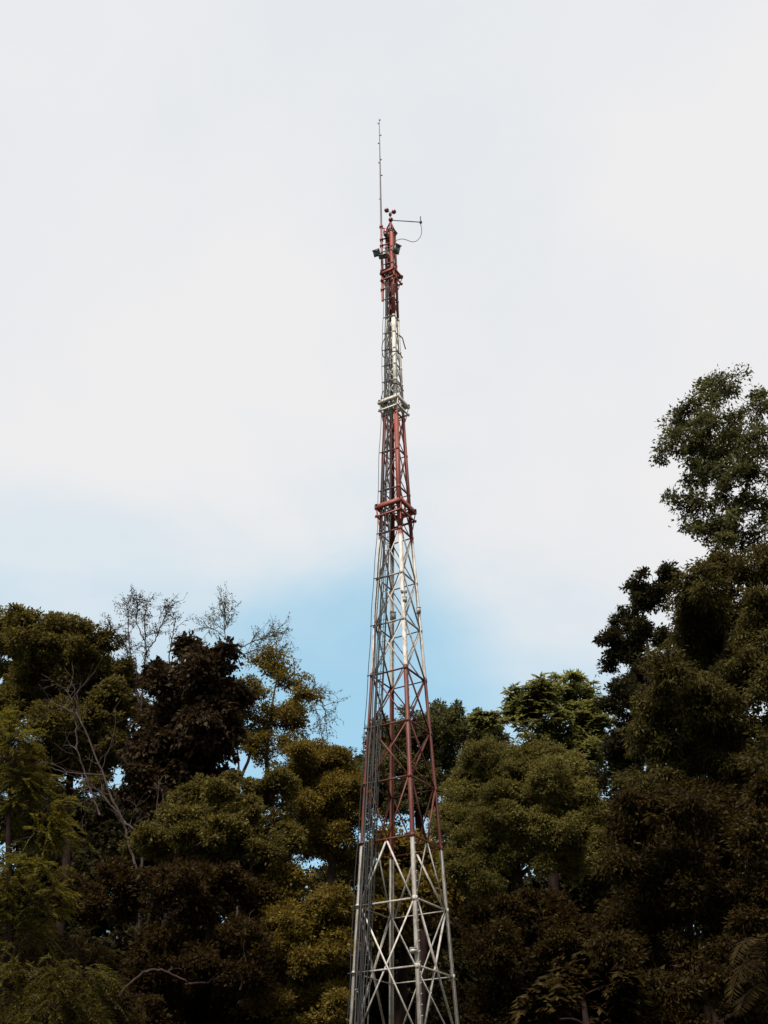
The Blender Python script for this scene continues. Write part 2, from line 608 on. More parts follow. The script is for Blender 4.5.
def floodlight(cx, cy, dY, yaw, tilt, w, h, d, mount, label):
    c = at(cx, cy, TY + dY)
    e = empty('floodlight', c, label, 'floodlight', 'floodlights below the tower top')
    f = nrm((math.sin(yaw) * math.cos(tilt), -math.cos(yaw) * math.cos(tilt), -math.sin(tilt)))
    r = nrm(np.cross(f, UP))
    u = np.cross(r, f)
    ax = np.array([r, u, f])
    mb = MB()
    fr = [c + r * w / 2 * a + u * h / 2 * b + f * d / 2 for a, b in ((-1, -1), (1, -1), (1, 1), (-1, 1))]
    bk = [c + r * w * .36 * a + u * h * .34 * b - f * d / 2 for a, b in ((-1, -1), (1, -1), (1, 1), (-1, 1))]
    mb.prism(bk, fr, [(0, 1, 2, 3)])
    for q in range(5):
        mb.box(c - f * (d / 2 + .02) + r * w * (q - 2) * .13, (.015, h * .6, .05), ax)
    mb.box(c + u * (h / 2 + .01) + f * (d / 2 + .04), (w * 1.06, .015, .12), ax)
    mb.build('housing', M['black'], e)
    g = MB()
    g.box(c + f * (d / 2 + .006), (w * .88, h * .84, .008), ax)
    g.build('lens', M['glass'], e)
    y = MB()
    for s in (-1, 1):
        y.flat(c + r * s * (w / 2 + .02), c + r * s * (w / 2 + .02) - f * (d / 2 + .12), .04, .012, r)
    y.flat(c - r * (w / 2 + .02) - f * (d / 2 + .12), c + r * (w / 2 + .02) - f * (d / 2 + .12), .012, .05, u)
    y.tube([c - f * (d / 2 + .12), mount], .03, 6)
    y.build('bracket', M['black'], e)


floodlight(377.4, 253.5, -.25, rad(-25), rad(35), .34, .30, .16, corner(0, 15.75), 'black floodlight on the left side of the tower below the whip antenna pipe')
floodlight(383.2, 256.3, -.42, rad(-10), rad(55), .40, .22, .14, corner(0, 15.5), 'small black floodlight between the antenna pipe and the red tower column')
floodlight(396, 250.0, -.40, rad(35), rad(25), .30, .42, .18, corner(1, 15.8), 'tall black floodlight on the right front of the red tower column')

# ------------------------------------------------------------------ trees


def vnoise(p, seed, f):
    r = np.random.default_rng(seed)
    s = 0
    for _ in range(6):
        k = r.normal(size=3) * f
        s = s + np.sin(p @ k + r.uniform(0, 6.28))
    return s / 3.0


def unit(r, n):
    v = r.normal(size=(n, 3))
    return v / np.linalg.norm(v, axis=1)[:, None]


def rhombs(base, axis, side, L, W, mb, fold=0.15, nrmv=None):
    """leaf blades: base, right, tip, left, with the tip curling down"""
    nv = np.cross(axis, side)
    L, W = L[:, None], W[:, None]
    mid = base + axis * L * 0.42
    v = np.stack([base, mid + side * W * .5 + nv * W * fold, base + axis * L - nv * 0.10 * L, mid - side * W * .5 + nv * W * fold], 1)
    n = len(base)
    mb.add(v.reshape(-1, 3), np.arange(n * 4).reshape(n, 4))


def leaf_frames(r, axis, flat=0.6):
    """side vectors so that blades mostly lie face up"""
    up = np.array([0, 0, 1.0]) * flat + r.normal(size=axis.shape) * (1 - flat) * .8
    sd = np.cross(axis, up)
    sd /= np.linalg.norm(sd, axis=1)[:, None] + 1e-9
    return sd


def curve(a, b, r, bend=0.15, n=7, sag=0.0):
    a, b = np.asarray(a, float), np.asarray(b, float)
    t = np.linspace(0, 1, n)[:, None]
    L = np.linalg.norm(b - a)
    off = r.normal(size=3) * bend * L
    off2 = r.normal(size=3) * bend * L * .5
    return a + (b - a) * t + off * (t * (1 - t)) * 1.6 + off2 * np.sin(t * 2 * np.pi) * .25 + UP * sag * L * (t * (1 - t)) * 2


DENS = 1.7


def make_tree(name, label, Y, lobes, foot_px, leaf, bark, style='broad', L=0.16, asp=0.5, cl=0.42, lai=1.0, gap=-0.9,
              fork=0.55, tr=0.22, twigs=10, seed=1, category='tree', group='trees around the clearing', nleaf=26, droop=0.25, ragged=0.25,
              flat=0.28, shell=0.35, spread=1.0, sub=6, stem_top=None, jag=.28):
    r = np.random.default_rng(seed)
    lob = []
    for l in lobes:
        px, py, rx, ry = l[:4]
        dY = l[4] if len(l) > 4 else r.uniform(-1.2, 1.2)
        c = at(px, py, Y + dY)
        s = mpp(c)
        lob.append((c, spread * np.array([rx * s, (rx + ry) / 2 * s * r.uniform(.85, 1.1), ry * s])))
    prim = list(lob)
    if sub:
        lob = []
        for c, R in prim:
            lob.append((c, R * .84, True))
            for dd in unit(r, sub):
                dd[2] = dd[2] * .9 + .1
                q = r.uniform(.24, .58)
                lob.append((c + dd * R * r.uniform(.70, 1.12 - q * .5), R * q * np.array([1.15, 1.15, .9]), False))
    else:
        lob = [(c, R, True) for c, R in prim]
    f = at(foot_px, 1000, Y)
    foot = np.array([f[0], Y, -0.1])
    root = empty(name, (foot[0], foot[1], 0.0), label, category, group)
    mb = MB()
    tw = MB()
    cent = np.mean([c for c, _ in prim], 0)
    low = min(c[2] - rr[2] for c, rr in prim)
    top = max(c[2] + rr[2] for c, rr in prim)
    fz = max(low * 0.8, low + (top - low) * (fork - .45)) if low > 3 else max(0.6, low)
    fk = np.array([foot[0] * .5 + cent[0] * .5, foot[1] * .5 + cent[1] * .5, fz])
    P = curve(foot, fk, r, .05, 9)
    rr0 = np.linspace(tr * 1.15, tr * .8, 9)
    rr0[0] *= 1.35
    tw.tube(P, rr0, 9)
    tot = 0
    hi = max(c[2] for c, _ in prim)
    topc = np.mean([c for c, _ in prim if c[2] > hi - .3 * (hi - fk[2])], 0)
    if stem_top:
        topc = at(*stem_top, Y)
        cent = topc
    stem = curve(fk, topc * .7 + np.array([cent[0], cent[1], topc[2]]) * .3, r, .10, 16)
    sr = np.linspace(tr * .8, tr * .14, 16)
    tw.tube(stem, sr, 8)
    # limbs grow from the nearest wood: the stem first, then limbs already there
    nodes, nrad = [p for p in stem], [x * .62 for x in sr]
    order = sorted(range(len(lob)), key=lambda q: (not lob[q][2], np.linalg.norm(stem - lob[q][0], axis=1).min()))
    for qi in order:
        c, R, main = lob[qi]
        NA = np.array(nodes)
        dd = np.linalg.norm(NA - c, axis=1) + .45 * np.maximum(0, NA[:, 2] - c[2] + .2 * np.hypot(*(NA[:, :2] - c[:2]).T))
        k0 = int(np.argmin(dd))
        ra = max(.012, min(nrad[k0] * .8, tr * (.5 if main else .16)))
        b = curve(nodes[k0], c + UP * R[2] * .15, r, .16, 9, sag=-.04)
        rb_ = np.linspace(ra, max(.010, ra * .45), 9)
        tw.tube(b, rb_, 6 if main else 4)
        for z_ in (3, 5, 7, 8):
            nodes.append(b[z_])
            nrad.append(rb_[z_] * .85)
        area = 4.2 * ((R[0] * R[2]) + (R[0] * R[1]) + (R[1] * R[2])) * 1.0
        ncl = max(8, int(DENS * lai * area / (cl * cl * 1.1)))
        d = unit(r, ncl)
        d[:, 2] = np.where((d[:, 2] < -0.5) & (r.uniform(0, 1, ncl) < .35), -d[:, 2], d[:, 2])
        rho = shell + (1 - shell) * r.uniform(0, 1, ncl) ** 0.5
        rho = rho * (1 + ragged * vnoise(d * 2.2, seed * 7 + len(tw.v), 1.2))
        wisp = r.uniform(0, 1, ncl) < .24
        rho = np.where(wisp, rho * r.uniform(1.05, 1.4, ncl), rho)
        cc = c + d * R * rho[:, None]
        for ax_ in range(3):                          # break the smooth outline of the bough
            cc[:, ax_] += jag * R.mean() * vnoise(cc + ax_ * 17.3, seed + 31 + ax_, 1.5 / max(.35, R.mean() * .55))
        keep = vnoise(cc, seed + 99, 1.5 / max(.5, R.mean() * .5)) > gap + .35
        cc, d, wisp = cc[keep], d[keep], wisp[keep]
        ncl = len(cc)
        if ncl == 0:
            continue
        qs = r.permutation(ncl)[:twigs if main else twigs // 3]
        for q in np.concatenate([qs, np.nonzero(wisp)[0][:twigs]]):
            i0 = r.integers(5, 9)
            tw.tube(curve(b[i0], cc[q], r, .16, 5), np.linspace(max(.014, tr * .11), .009, 5), 4)
        cr = cl * r.uniform(.45, 1.25, ncl) * np.where(wisp, .6, .95)
        leaves(r, style, mb, cc, d, cr, L, asp, nleaf, droop, flat, tw)
        tot += ncl
    t = tw.build('trunk', M[bark], root)
    cr_ = mb.build('crown', leaf, root)
    return root


def leaves(r, style, mb, cc, d, cr, L, asp, nleaf, droop, flat, tw):
    ncl = len(cc)
    if style in ('broad', 'fine'):
        n = np.maximum(5, (nleaf * 1.8 * np.clip(cr / cr.mean(), .3, 1.5) * r.uniform(.4, 1.5, ncl))).astype(int)
        idx = np.repeat(np.arange(ncl), n)
        m = len(idx)
        o = unit(r, m) * (r.uniform(0, 1, m) ** .5)[:, None]
        o[:, 2] = np.where(r.uniform(0, 1, m) < .5, np.abs(o[:, 2]), o[:, 2]) * .7 - .05
        p = cc[idx] + o * cr[idx][:, None]
        ax = o * .8 + d[idx] * .45 + r.normal(size=(m, 3)) * .45 - UP * droop
        ax /= np.linalg.norm(ax, axis=1)[:, None]
        l = L * r.uniform(.6, 1.35, m)
        rhombs(p, ax, leaf_frames(r, ax, flat), l, l * asp * r.uniform(.75, 1.25, m), mb)
    elif style == 'palmate':
        nw = np.maximum(2, (nleaf / 8 * r.uniform(.6, 1.4, ncl))).astype(int)
        idx = np.repeat(np.arange(ncl), nw)
        m = len(idx)
        o = unit(r, m) * (r.uniform(.2, 1, m))[:, None]
        p = cc[idx] + o * cr[idx][:, None] * np.array([1, 1, .7])
        k = 8
        sp = d[idx] * .5 + UP * .7 + r.normal(size=(m, 3)) * .25
        sp /= np.linalg.norm(sp, axis=1)[:, None]
        a = np.cross(sp, r.normal(size=(m, 3)))
        a /= np.linalg.norm(a, axis=1)[:, None]
        b = np.cross(sp, a)
        an = (np.arange(k) * 2 * np.pi / k)[None] + r.uniform(-.25, .25, (m, k))
        ax = np.cos(an)[..., None] * a[:, None] + np.sin(an)[..., None] * b[:, None] - UP * (droop + r.uniform(-.15, .35, (m, k, 1))) + sp[:, None] * .15
        ax = ax.reshape(-1, 3)
        ax /= np.linalg.norm(ax, axis=1)[:, None]
        pp = np.repeat(p, k, 0) + ax * L * .08
        l = L * r.uniform(.65, 1.2, len(pp))
        rhombs(pp, ax, leaf_frames(r, ax, .85), l, l * asp, mb)
    elif style == 'spray':
        # arching feathery twigs with paired leaflets
        nt_ = np.maximum(2, (nleaf / 13 * r.uniform(.6, 1.4, ncl))).astype(int)
        idx = np.repeat(np.arange(ncl), nt_)
        m = len(idx)
        h = d[idx] * np.array([1, 1, .3]) + r.normal(size=(m, 3)) * .5 + UP * .35
        h /= np.linalg.norm(h, axis=1)[:, None]
        ln = cr[idx] * r.uniform(1.1, 2.2, m)
        k = 13
        t = np.linspace(.08, 1, k)[None, :, None]
        pos = cc[idx][:, None] + h[:, None] * ln[:, None, None] * t - UP * (droop * 1.6 * ln)[:, None, None] * t ** 2
        tg = h[:, None] * ln[:, None, None] - UP * (droop * 3.2 * ln)[:, None, None] * t
        tg /= np.linalg.norm(tg, axis=2)[..., None]
        sd = np.cross(tg, UP + r.normal(size=(m, 1, 3)) * .3)
        sd /= np.linalg.norm(sd, axis=2)[..., None] + 1e-9
        for s in (-1, 1):
            ax = tg * .75 + sd * s * .75 - UP * .15 + r.normal(size=(m, k, 3)) * .12
            ax = ax.reshape(-1, 3)
            ax /= np.linalg.norm(ax, axis=1)[:, None]
            l = (L * np.sin(np.clip(t[..., 0], .12, .93) * 3.1) ** .5 * r.uniform(.75, 1.2, (m, k))).ravel()
            rhombs(pos.reshape(-1, 3), ax, leaf_frames(r, ax, .8), l, l * asp, mb)
    return


LM = dict(  # brown, understory, dark and maroon sets are darkened to imitate shade low down
    olive=leaf_mat('olive_leaves', (0.024, 0.016, 0.006), (0.080, 0.062, 0.017), (0.165, 0.138, 0.036)),
    gold=leaf_mat('golden_brown_leaves', (0.036, 0.021, 0.006), (0.112, 0.078, 0.016), (0.215, 0.160, 0.032)),
    brown=leaf_mat('shade_darkened_brown_leaves', (0.009, 0.004, 0.002), (0.026, 0.016, 0.005), (0.072, 0.051, 0.013)),
    deepolive=leaf_mat('deep_olive_leaves', (0.014, 0.009, 0.004), (0.048, 0.038, 0.011), (0.118, 0.098, 0.028)),
    green=leaf_mat('mid_green_leaves', (0.020, 0.017, 0.008), (0.060, 0.058, 0.023), (0.135, 0.135, 0.052)),
    freshgreen=leaf_mat('fresh_green_leaves', (0.034, 0.030, 0.010), (0.105, 0.104, 0.034), (0.21, 0.215, 0.078), trans=0.5),
    lightgreen=leaf_mat('yellow_green_leaves', (0.020, 0.014, 0.004), (0.075, 0.062, 0.011), (0.155, 0.135, 0.022)),
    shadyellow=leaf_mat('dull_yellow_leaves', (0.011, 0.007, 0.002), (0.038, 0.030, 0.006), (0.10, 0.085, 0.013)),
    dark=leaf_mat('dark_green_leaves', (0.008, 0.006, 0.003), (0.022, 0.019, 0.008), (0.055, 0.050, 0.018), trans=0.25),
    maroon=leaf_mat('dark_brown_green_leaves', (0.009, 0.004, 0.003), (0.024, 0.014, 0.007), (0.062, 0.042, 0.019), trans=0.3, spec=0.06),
    fine=leaf_mat('fine_olive_leaves', (0.034, 0.026, 0.009), (0.118, 0.099, 0.028), (0.23, 0.198, 0.060)),
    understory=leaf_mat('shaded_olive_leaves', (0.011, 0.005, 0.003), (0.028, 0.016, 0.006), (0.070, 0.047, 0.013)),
)


def boughs(seed, poly, n, r0, r1, depth=2.2):
    """boughs of mixed size scattered through a crown outline, small ones near its edge"""
    r = np.random.default_rng(seed)
    P = np.array(poly, float)
    Q = np.roll(P, -1, 0)
    out = []
    while len(out) < n:
        c = r.uniform(P.min(0), P.max(0))
        cr = ((P[:, 1] > c[1]) != (Q[:, 1] > c[1])) & (c[0] < (Q[:, 0] - P[:, 0]) * (c[1] - P[:, 1]) / (Q[:, 1] - P[:, 1] + 1e-9) + P[:, 0])
        if cr.sum() % 2 == 0:
            continue
        t = np.clip(((c - P) * (Q - P)).sum(1) / ((Q - P) ** 2).sum(1), 0, 1)
        dist = np.linalg.norm(c - P - (Q - P) * t[:, None], axis=1).min()
        rad_ = min(r.uniform(r0, r1), max(r0 * .8, dist * 1.05))
        if dist < r0 * .55 or any(np.hypot(c[0] - o[0], c[1] - o[1]) < .55 * rad_ for o in out):
            if r.uniform() < .97:
                continue
        a = r.uniform(.8, 1.25)
        out.append((c[0], c[1], rad_ * a, rad_ / a, r.uniform(-depth, depth)))
    return out


# --- left side
make_tree('broad_crowned_tree', 'broad olive tree with flat layered crown at the far left edge', 50,
          [(45, 636, 36, 16), (5, 636, 30, 20), (86, 648, 24, 18), (116, 672, 14, 18), (60, 700, 50, 30), (100, 735, 30, 28)] + boughs(14, [(-20, 615), (20, 608), (50, 618), (88, 624), (105, 642), (128, 662), (140, 700), (138, 750), (120, 790), (-20, 800)], 46, 11, 26),
          58, LM['olive'], 'darkbark', L=.17, cl=.42, lai=.95, gap=-.75, tr=.22, twigs=14, seed=11)
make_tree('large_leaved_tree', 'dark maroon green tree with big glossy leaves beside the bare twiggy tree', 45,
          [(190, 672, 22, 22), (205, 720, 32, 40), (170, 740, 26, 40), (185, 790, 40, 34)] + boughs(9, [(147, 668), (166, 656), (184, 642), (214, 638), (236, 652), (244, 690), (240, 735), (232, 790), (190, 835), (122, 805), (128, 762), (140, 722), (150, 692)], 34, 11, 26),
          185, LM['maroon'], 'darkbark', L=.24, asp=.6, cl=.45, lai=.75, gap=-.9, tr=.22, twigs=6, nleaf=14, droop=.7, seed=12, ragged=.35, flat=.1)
make_tree('open_crowned_tree', 'loose olive tree with see-through twiggy crown between dark maroon tree and tower', 52,
          [(268, 665, 22, 12), (290, 682, 20, 12), (250, 690, 20, 18), (238, 715, 22, 24), (275, 728, 30, 16), (262, 752, 26, 16), (308, 696, 16, 10), (296, 712, 18, 12), (300, 745, 20, 14)],
          245, LM['gold'], 'bark', L=.15, cl=.40, lai=.6, gap=-.55, tr=.14, twigs=26, seed=13, ragged=.4, nleaf=16)
make_tree('yellowing_tree', 'bright yellow olive tree just left of the tower behind its red section', 47,
          [(305, 765, 22, 18), (332, 765, 22, 16), (320, 792, 32, 24), (300, 805, 22, 22), (350, 820, 20, 32), (322, 832, 30, 26)] + boughs(22, [(280, 765), (300, 742), (325, 742), (348, 752), (362, 780), (372, 830), (360, 900), (330, 870), (300, 860), (290, 815)], 34, 8, 20, 1.5),
          338, LM['gold'], 'bark', style='fine', L=.13, asp=.42, cl=.42, lai=1.0, gap=-.75, tr=.22, twigs=12, seed=14)
make_tree('feathery_tree', 'yellow green feathery tree with arching sprays at the left edge in front', 30,
          [(4, 728, 16, 16), (4, 760, 24, 26), (22, 775, 22, 24), (14, 805, 34, 26), (42, 812, 22, 18), (58, 832, 22, 12), (26, 840, 40, 22), (10, 872, 44, 24), (30, 900, 34, 24), (8, 930, 30, 28)],
          6, LM['lightgreen'], 'darkbark', style='spray', L=.16, asp=.26, cl=.46, lai=.62, gap=-.85, tr=.14, twigs=4, seed=15, droop=.34)
make_tree('drooping_shrub', 'yellow green shrub with drooping leafy fronds in the bottom left corner', 26,
          [(30, 985, 34, 16), (66, 978, 24, 14), (86, 998, 14, 22), (20, 1015, 42, 26), (60, 1025, 36, 26)],
          40, LM['shadyellow'], 'darkbark', style='spray', L=.15, asp=.26, cl=.5, lai=.4, gap=-.9, tr=.10, twigs=6, seed=16, droop=.55, category='shrub', group='shrubs at the clearing edge')
make_tree('bushy_tree', 'olive bushy tree below the dark maroon tree with loose lit tufts', 41,
          [(215, 805, 34, 20), (255, 815, 32, 22), (185, 830, 30, 18), (275, 790, 20, 18)] + boughs(23, [(105, 840), (150, 825), (180, 795), (205, 780), (235, 775), (262, 790), (290, 815), (298, 845), (270, 868), (200, 862), (150, 862)], 30, 8, 20, 1.5),
          215, LM['olive'], 'bark', L=.13, cl=.36, lai=.9, gap=-.6, tr=.18, twigs=14, seed=17)
make_tree('golden_tree', 'golden brown tree with rounded tufts at the foot of the tower on its left', 39.5,
          boughs(13, [(262, 870), (285, 855), (312, 852), (340, 875), (352, 905), (352, 1050), (235, 1050), (222, 980), (232, 915), (250, 890)], 34, 10, 26, 1.2),
          300, LM['gold'], 'darkbark', L=.13, cl=.36, lai=.85, gap=-.6, tr=.18, twigs=12, seed=18)
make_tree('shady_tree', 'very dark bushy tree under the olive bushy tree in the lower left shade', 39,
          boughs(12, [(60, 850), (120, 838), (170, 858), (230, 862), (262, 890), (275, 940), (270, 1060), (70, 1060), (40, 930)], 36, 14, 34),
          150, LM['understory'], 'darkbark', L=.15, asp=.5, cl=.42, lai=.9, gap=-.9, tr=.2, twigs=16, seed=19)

# --- right side
make_tree('round_dark_tree', 'dark round crowned tree far behind the red part of the tower', 60,
          [(366, 768, 20, 22), (392, 742, 26, 24), (425, 733, 28, 22), (458, 732, 26, 22), (482, 742, 16, 22), (405, 775, 34, 24), (450, 768, 34, 26), (425, 800, 40, 24), (380, 800, 26, 24)],
          420, LM['green'], 'darkbark', L=.20, asp=.5, cl=.5, lai=.8, gap=-.65, tr=.3, twigs=12, seed=21)
make_tree('palmate_tree', 'green tree with big drooping leaf whorls above the rounded olive tree', 54,
          [(512, 706, 15, 18), (535, 692, 20, 17), (560, 690, 22, 20), (586, 702, 17, 18), (538, 722, 28, 20), (575, 728, 28, 22), (600, 735, 16, 28), (590, 765, 26, 26), (555, 755, 30, 20), (486, 722, 10, 12)],
          560, LM['freshgreen'], 'darkbark', style='palmate', L=.40, asp=.34, cl=.55, lai=.75, gap=-.9, tr=.28, twigs=8, seed=22, nleaf=20, droop=.35)
make_tree('rounded_tree', 'olive tree of soft rounded lobes right of the tower in front of palmate tree', 46,
          [(492, 768, 32, 24), (530, 760, 26, 22), (462, 796, 24, 22), (565, 785, 24, 24), (505, 806, 36, 26), (552, 815, 36, 24), (588, 825, 22, 26), (456, 832, 26, 24), (480, 850, 28, 22)] + boughs(21, [(442, 795), (468, 758), (500, 740), (524, 727), (546, 744), (580, 758), (606, 800), (622, 850), (604, 888), (540, 872), (520, 858), (490, 900), (446, 890)], 44, 9, 23, 1.8),
          520, LM['fine'], 'bark', style='fine', L=.11, asp=.42, cl=.36, lai=1.05, gap=-1.3, tr=.3, twigs=8, seed=23, ragged=.14, shell=.6, nleaf=32)
make_tree('slender_tree', 'dark slender tree with ragged side tufts left of the big right hand tree', 44,
          [(662, 578, 18, 9), (640, 590, 13, 9), (655, 600, 22, 14), (625, 628, 18, 12), (612, 640, 10, 10), (645, 632, 24, 22), (630, 660, 24, 18), (650, 680, 26, 26), (625, 705, 22, 24), (640, 745, 28, 30), (620, 780, 20, 26)],
          648, LM['dark'], 'darkbark', L=.15, cl=.36, lai=.95, gap=-.75, tr=.22, twigs=12, seed=24)
make_tree('big_feathery_tree', 'huge dark olive tree with feathery overlapping sprays filling the right edge', 32,
          boughs(5, [(672, 606), (690, 572), (712, 558), (745, 552), (800, 545), (810, 800), (612, 812), (622, 770), (632, 735), (640, 700), (650, 672), (655, 640)], 62, 13, 34),
          735, LM['deepolive'], 'darkbark', L=.15, asp=.34, cl=.40, lai=.75, gap=-1.0, tr=.26, twigs=6, seed=25, droop=.75, nleaf=26, ragged=.3)
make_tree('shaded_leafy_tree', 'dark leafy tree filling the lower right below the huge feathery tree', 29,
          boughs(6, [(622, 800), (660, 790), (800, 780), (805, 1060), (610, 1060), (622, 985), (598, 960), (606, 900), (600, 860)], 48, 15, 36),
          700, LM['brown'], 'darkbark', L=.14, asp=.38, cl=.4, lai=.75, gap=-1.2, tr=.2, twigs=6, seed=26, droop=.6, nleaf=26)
make_tree('airy_tall_tree', 'tallest tree with airy green crown against white sky at the upper right', 36,
          [(760, 410, 22, 16), (745, 440, 24, 18), (770, 470, 20, 26), (720, 420, 22, 18), (715, 470, 26, 16), (690, 440, 20, 18), (755, 510, 24, 18), (700, 500, 20, 14), (720, 530, 32, 16), (750, 545, 30, 18), (695, 522, 22, 10), (725, 385, 22, 14)] + boughs(8, [(653, 462), (658, 432), (676, 402), (696, 380), (713, 360), (736, 380), (752, 394), (785, 388), (810, 420), (810, 570), (735, 556), (690, 536), (658, 516), (660, 500), (684, 486), (672, 474)], 96, 7, 14, 1.8),
          900, LM['green'], 'darkbark', L=.16, asp=.44, cl=.36, lai=.42, gap=-.75, jag=.35, tr=.10, twigs=6, seed=27, nleaf=9, droop=.5, flat=.3, ragged=.3, shell=.1, spread=1.0, sub=2, stem_top=(800, 400))
make_tree('big_leaf_shrub', 'shrub with large pale drooping leaf clusters at the bottom right of centre', 27,
          [(592, 968, 22, 14), (568, 975, 16, 14), (552, 998, 18, 14), (585, 998, 26, 18), (618, 985, 20, 18), (540, 1016, 22, 12), (605, 1020, 34, 18), (565, 1025, 30, 16)],
          590, LM['brown'], 'darkbark', style='palmate', L=.26, asp=.5, cl=.36, lai=.75, gap=-1, tr=.1, twigs=6, seed=28, droop=.6, nleaf=18, category='shrub', group='shrubs at the clearing edge')

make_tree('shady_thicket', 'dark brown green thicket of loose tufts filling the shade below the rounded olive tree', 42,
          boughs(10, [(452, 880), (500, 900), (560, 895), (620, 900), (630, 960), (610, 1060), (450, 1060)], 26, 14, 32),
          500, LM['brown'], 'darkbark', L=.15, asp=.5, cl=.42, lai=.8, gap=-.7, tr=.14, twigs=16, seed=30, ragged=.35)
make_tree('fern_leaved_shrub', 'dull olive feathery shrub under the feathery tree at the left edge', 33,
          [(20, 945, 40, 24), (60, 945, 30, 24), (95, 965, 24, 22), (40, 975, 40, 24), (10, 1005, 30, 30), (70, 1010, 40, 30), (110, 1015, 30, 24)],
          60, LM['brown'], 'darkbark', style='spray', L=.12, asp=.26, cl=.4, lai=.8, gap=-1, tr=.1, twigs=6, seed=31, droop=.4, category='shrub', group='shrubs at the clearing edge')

# --- deep background
BACK = (
    ('dim tree filling the gap behind the bare branches at left', 64, [(40, 820, 60, 30), (100, 820, 44, 28), (60, 870, 70, 44), (130, 850, 40, 40), (30, 940, 60, 50), (100, 950, 60, 50), (50, 1020, 70, 44), (120, 1030, 60, 44)], 70, 'dark'),
    ('dim tree behind the olive bushy tree and open crowned tree', 66, [(190, 850, 50, 30), (250, 868, 44, 30), (215, 915, 60, 44), (270, 940, 50, 44), (180, 970, 50, 50), (240, 1010, 60, 40), (290, 1020, 50, 40)], 215, 'maroon'),
    ('dim olive tree seen through the white foot of the tower', 50, [(392, 858, 26, 22), (425, 868, 26, 24), (405, 905, 34, 28), (440, 900, 24, 26), (378, 925, 26, 24)], 405, 'gold'),
    ('dim dark tree low behind the tower foot', 66, [(350, 900, 40, 40), (420, 935, 50, 40), (370, 980, 50, 44), (430, 1005, 50, 40), (340, 1030, 40, 40), (400, 1040, 50, 40)], 390, 'dark'),
    ('dim dark tree with slim trunk in the shade under the rounded olive tree', 62, [(475, 890, 36, 22), (585, 895, 44, 28), (530, 898, 40, 18), (500, 875, 20, 20), (500, 935, 50, 36), (570, 950, 50, 40), (460, 980, 50, 44), (540, 1000, 50, 40), (500, 1040, 60, 40), (590, 1020, 50, 40)], 525, 'dark'),
    ('dim dark tree behind the slender tree and the lower right foliage', 60, [(622, 830, 30, 34), (660, 800, 40, 40), (630, 890, 44, 44), (690, 860, 60, 60), (650, 960, 60, 60), (740, 940, 50, 70), (740, 800, 50, 60), (720, 700, 40, 60), (700, 1030, 80, 50), (620, 1030, 40, 40)], 660, 'dark'))
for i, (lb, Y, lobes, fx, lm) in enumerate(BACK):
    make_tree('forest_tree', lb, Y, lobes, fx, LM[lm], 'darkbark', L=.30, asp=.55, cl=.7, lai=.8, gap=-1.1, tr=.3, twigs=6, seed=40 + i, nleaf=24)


# --- bare and sparse twiggy trees
def twiggy(name, label, Y, stems, foot_px, bark, leafm, L, nleaf, r0, seed, sub=9, sublen=16, up=.7, category='tree', group='trees around the clearing', grav=0.0):
    r = np.random.default_rng(seed)
    f = at(foot_px, 1000, Y)
    root = empty(name, (f[0], Y, 0), label, category, group)
    tw, lf = MB(), MB()
    first = True
    for st in stems:
        pts = np.array([at(x, y, Y + dy) for x, y, dy in st['p']])
        if first:
            pts = np.vstack([[f[0], Y, -.1], pts])
        n = len(pts)
        t = np.linspace(0, n - 1, n * 5)
        q = np.stack([np.interp(t, range(n), pts[:, k]) for k in range(3)], 1)
        q[1:-1] = (q[:-2] + 2 * q[1:-1] + q[2:]) / 4
        s = mpp(q[-1])
        q[1:-1] += r.normal(size=q[1:-1].shape) * s * .45
        ra, rb = st.get('r', (r0, r0 * .25))
        tw.tube(q, np.linspace(ra, rb, len(q)), 6)
        first = False
        b0 = st.get('from', .35)
        for j in range(st.get('sub', sub)):
            i0 = int(len(q) * r.uniform(b0, .99))
            i0 = min(i0, len(q) - 2)
            tg = nrm(q[i0 + 1] - q[i0])
            d = nrm(tg * up + r.normal(size=3) * .55 + UP * .15)
            ln = sublen * s * r.uniform(.45, 1.2)
            e = q[i0] + d * ln - UP * grav * ln
            c = curve(q[i0], e, r, .12, 6, sag=.08)
            tw.tube(c, np.linspace(max(.016, rb * .6), .006, 6), 4)
            tips = [c]
            for _ in range(3):
                m0 = r.integers(2, 6)
                d2 = nrm(d * .8 + r.normal(size=3) * .6 + UP * .1 - UP * grav)
                c2 = curve(c[m0], c[m0] + d2 * ln * r.uniform(.3, .65), r, .12, 5)
                tw.tube(c2, np.linspace(.009, .005, 5), 4)
                tips.append(c2)
            if nleaf:
                for c_ in tips:
                    m = r.poisson(nleaf)
                    if m == 0:
                        continue
                    pi_ = c_[r.integers(1, len(c_), m)] + r.normal(size=(m, 3)) * .06
                    ax = r.normal(size=(m, 3)) * .7 + d * .4 - UP * .4
                    ax /= np.linalg.norm(ax, axis=1)[:, None]
                    l = L * r.uniform(.6, 1.3, m)
                    rhombs(pi_, ax, leaf_frames(r, ax, .4), l, l * .5, lf)
    tw.build('trunk', M[bark], root)
    if lf.n:
        lf.build('crown', leafm, root)
    return root


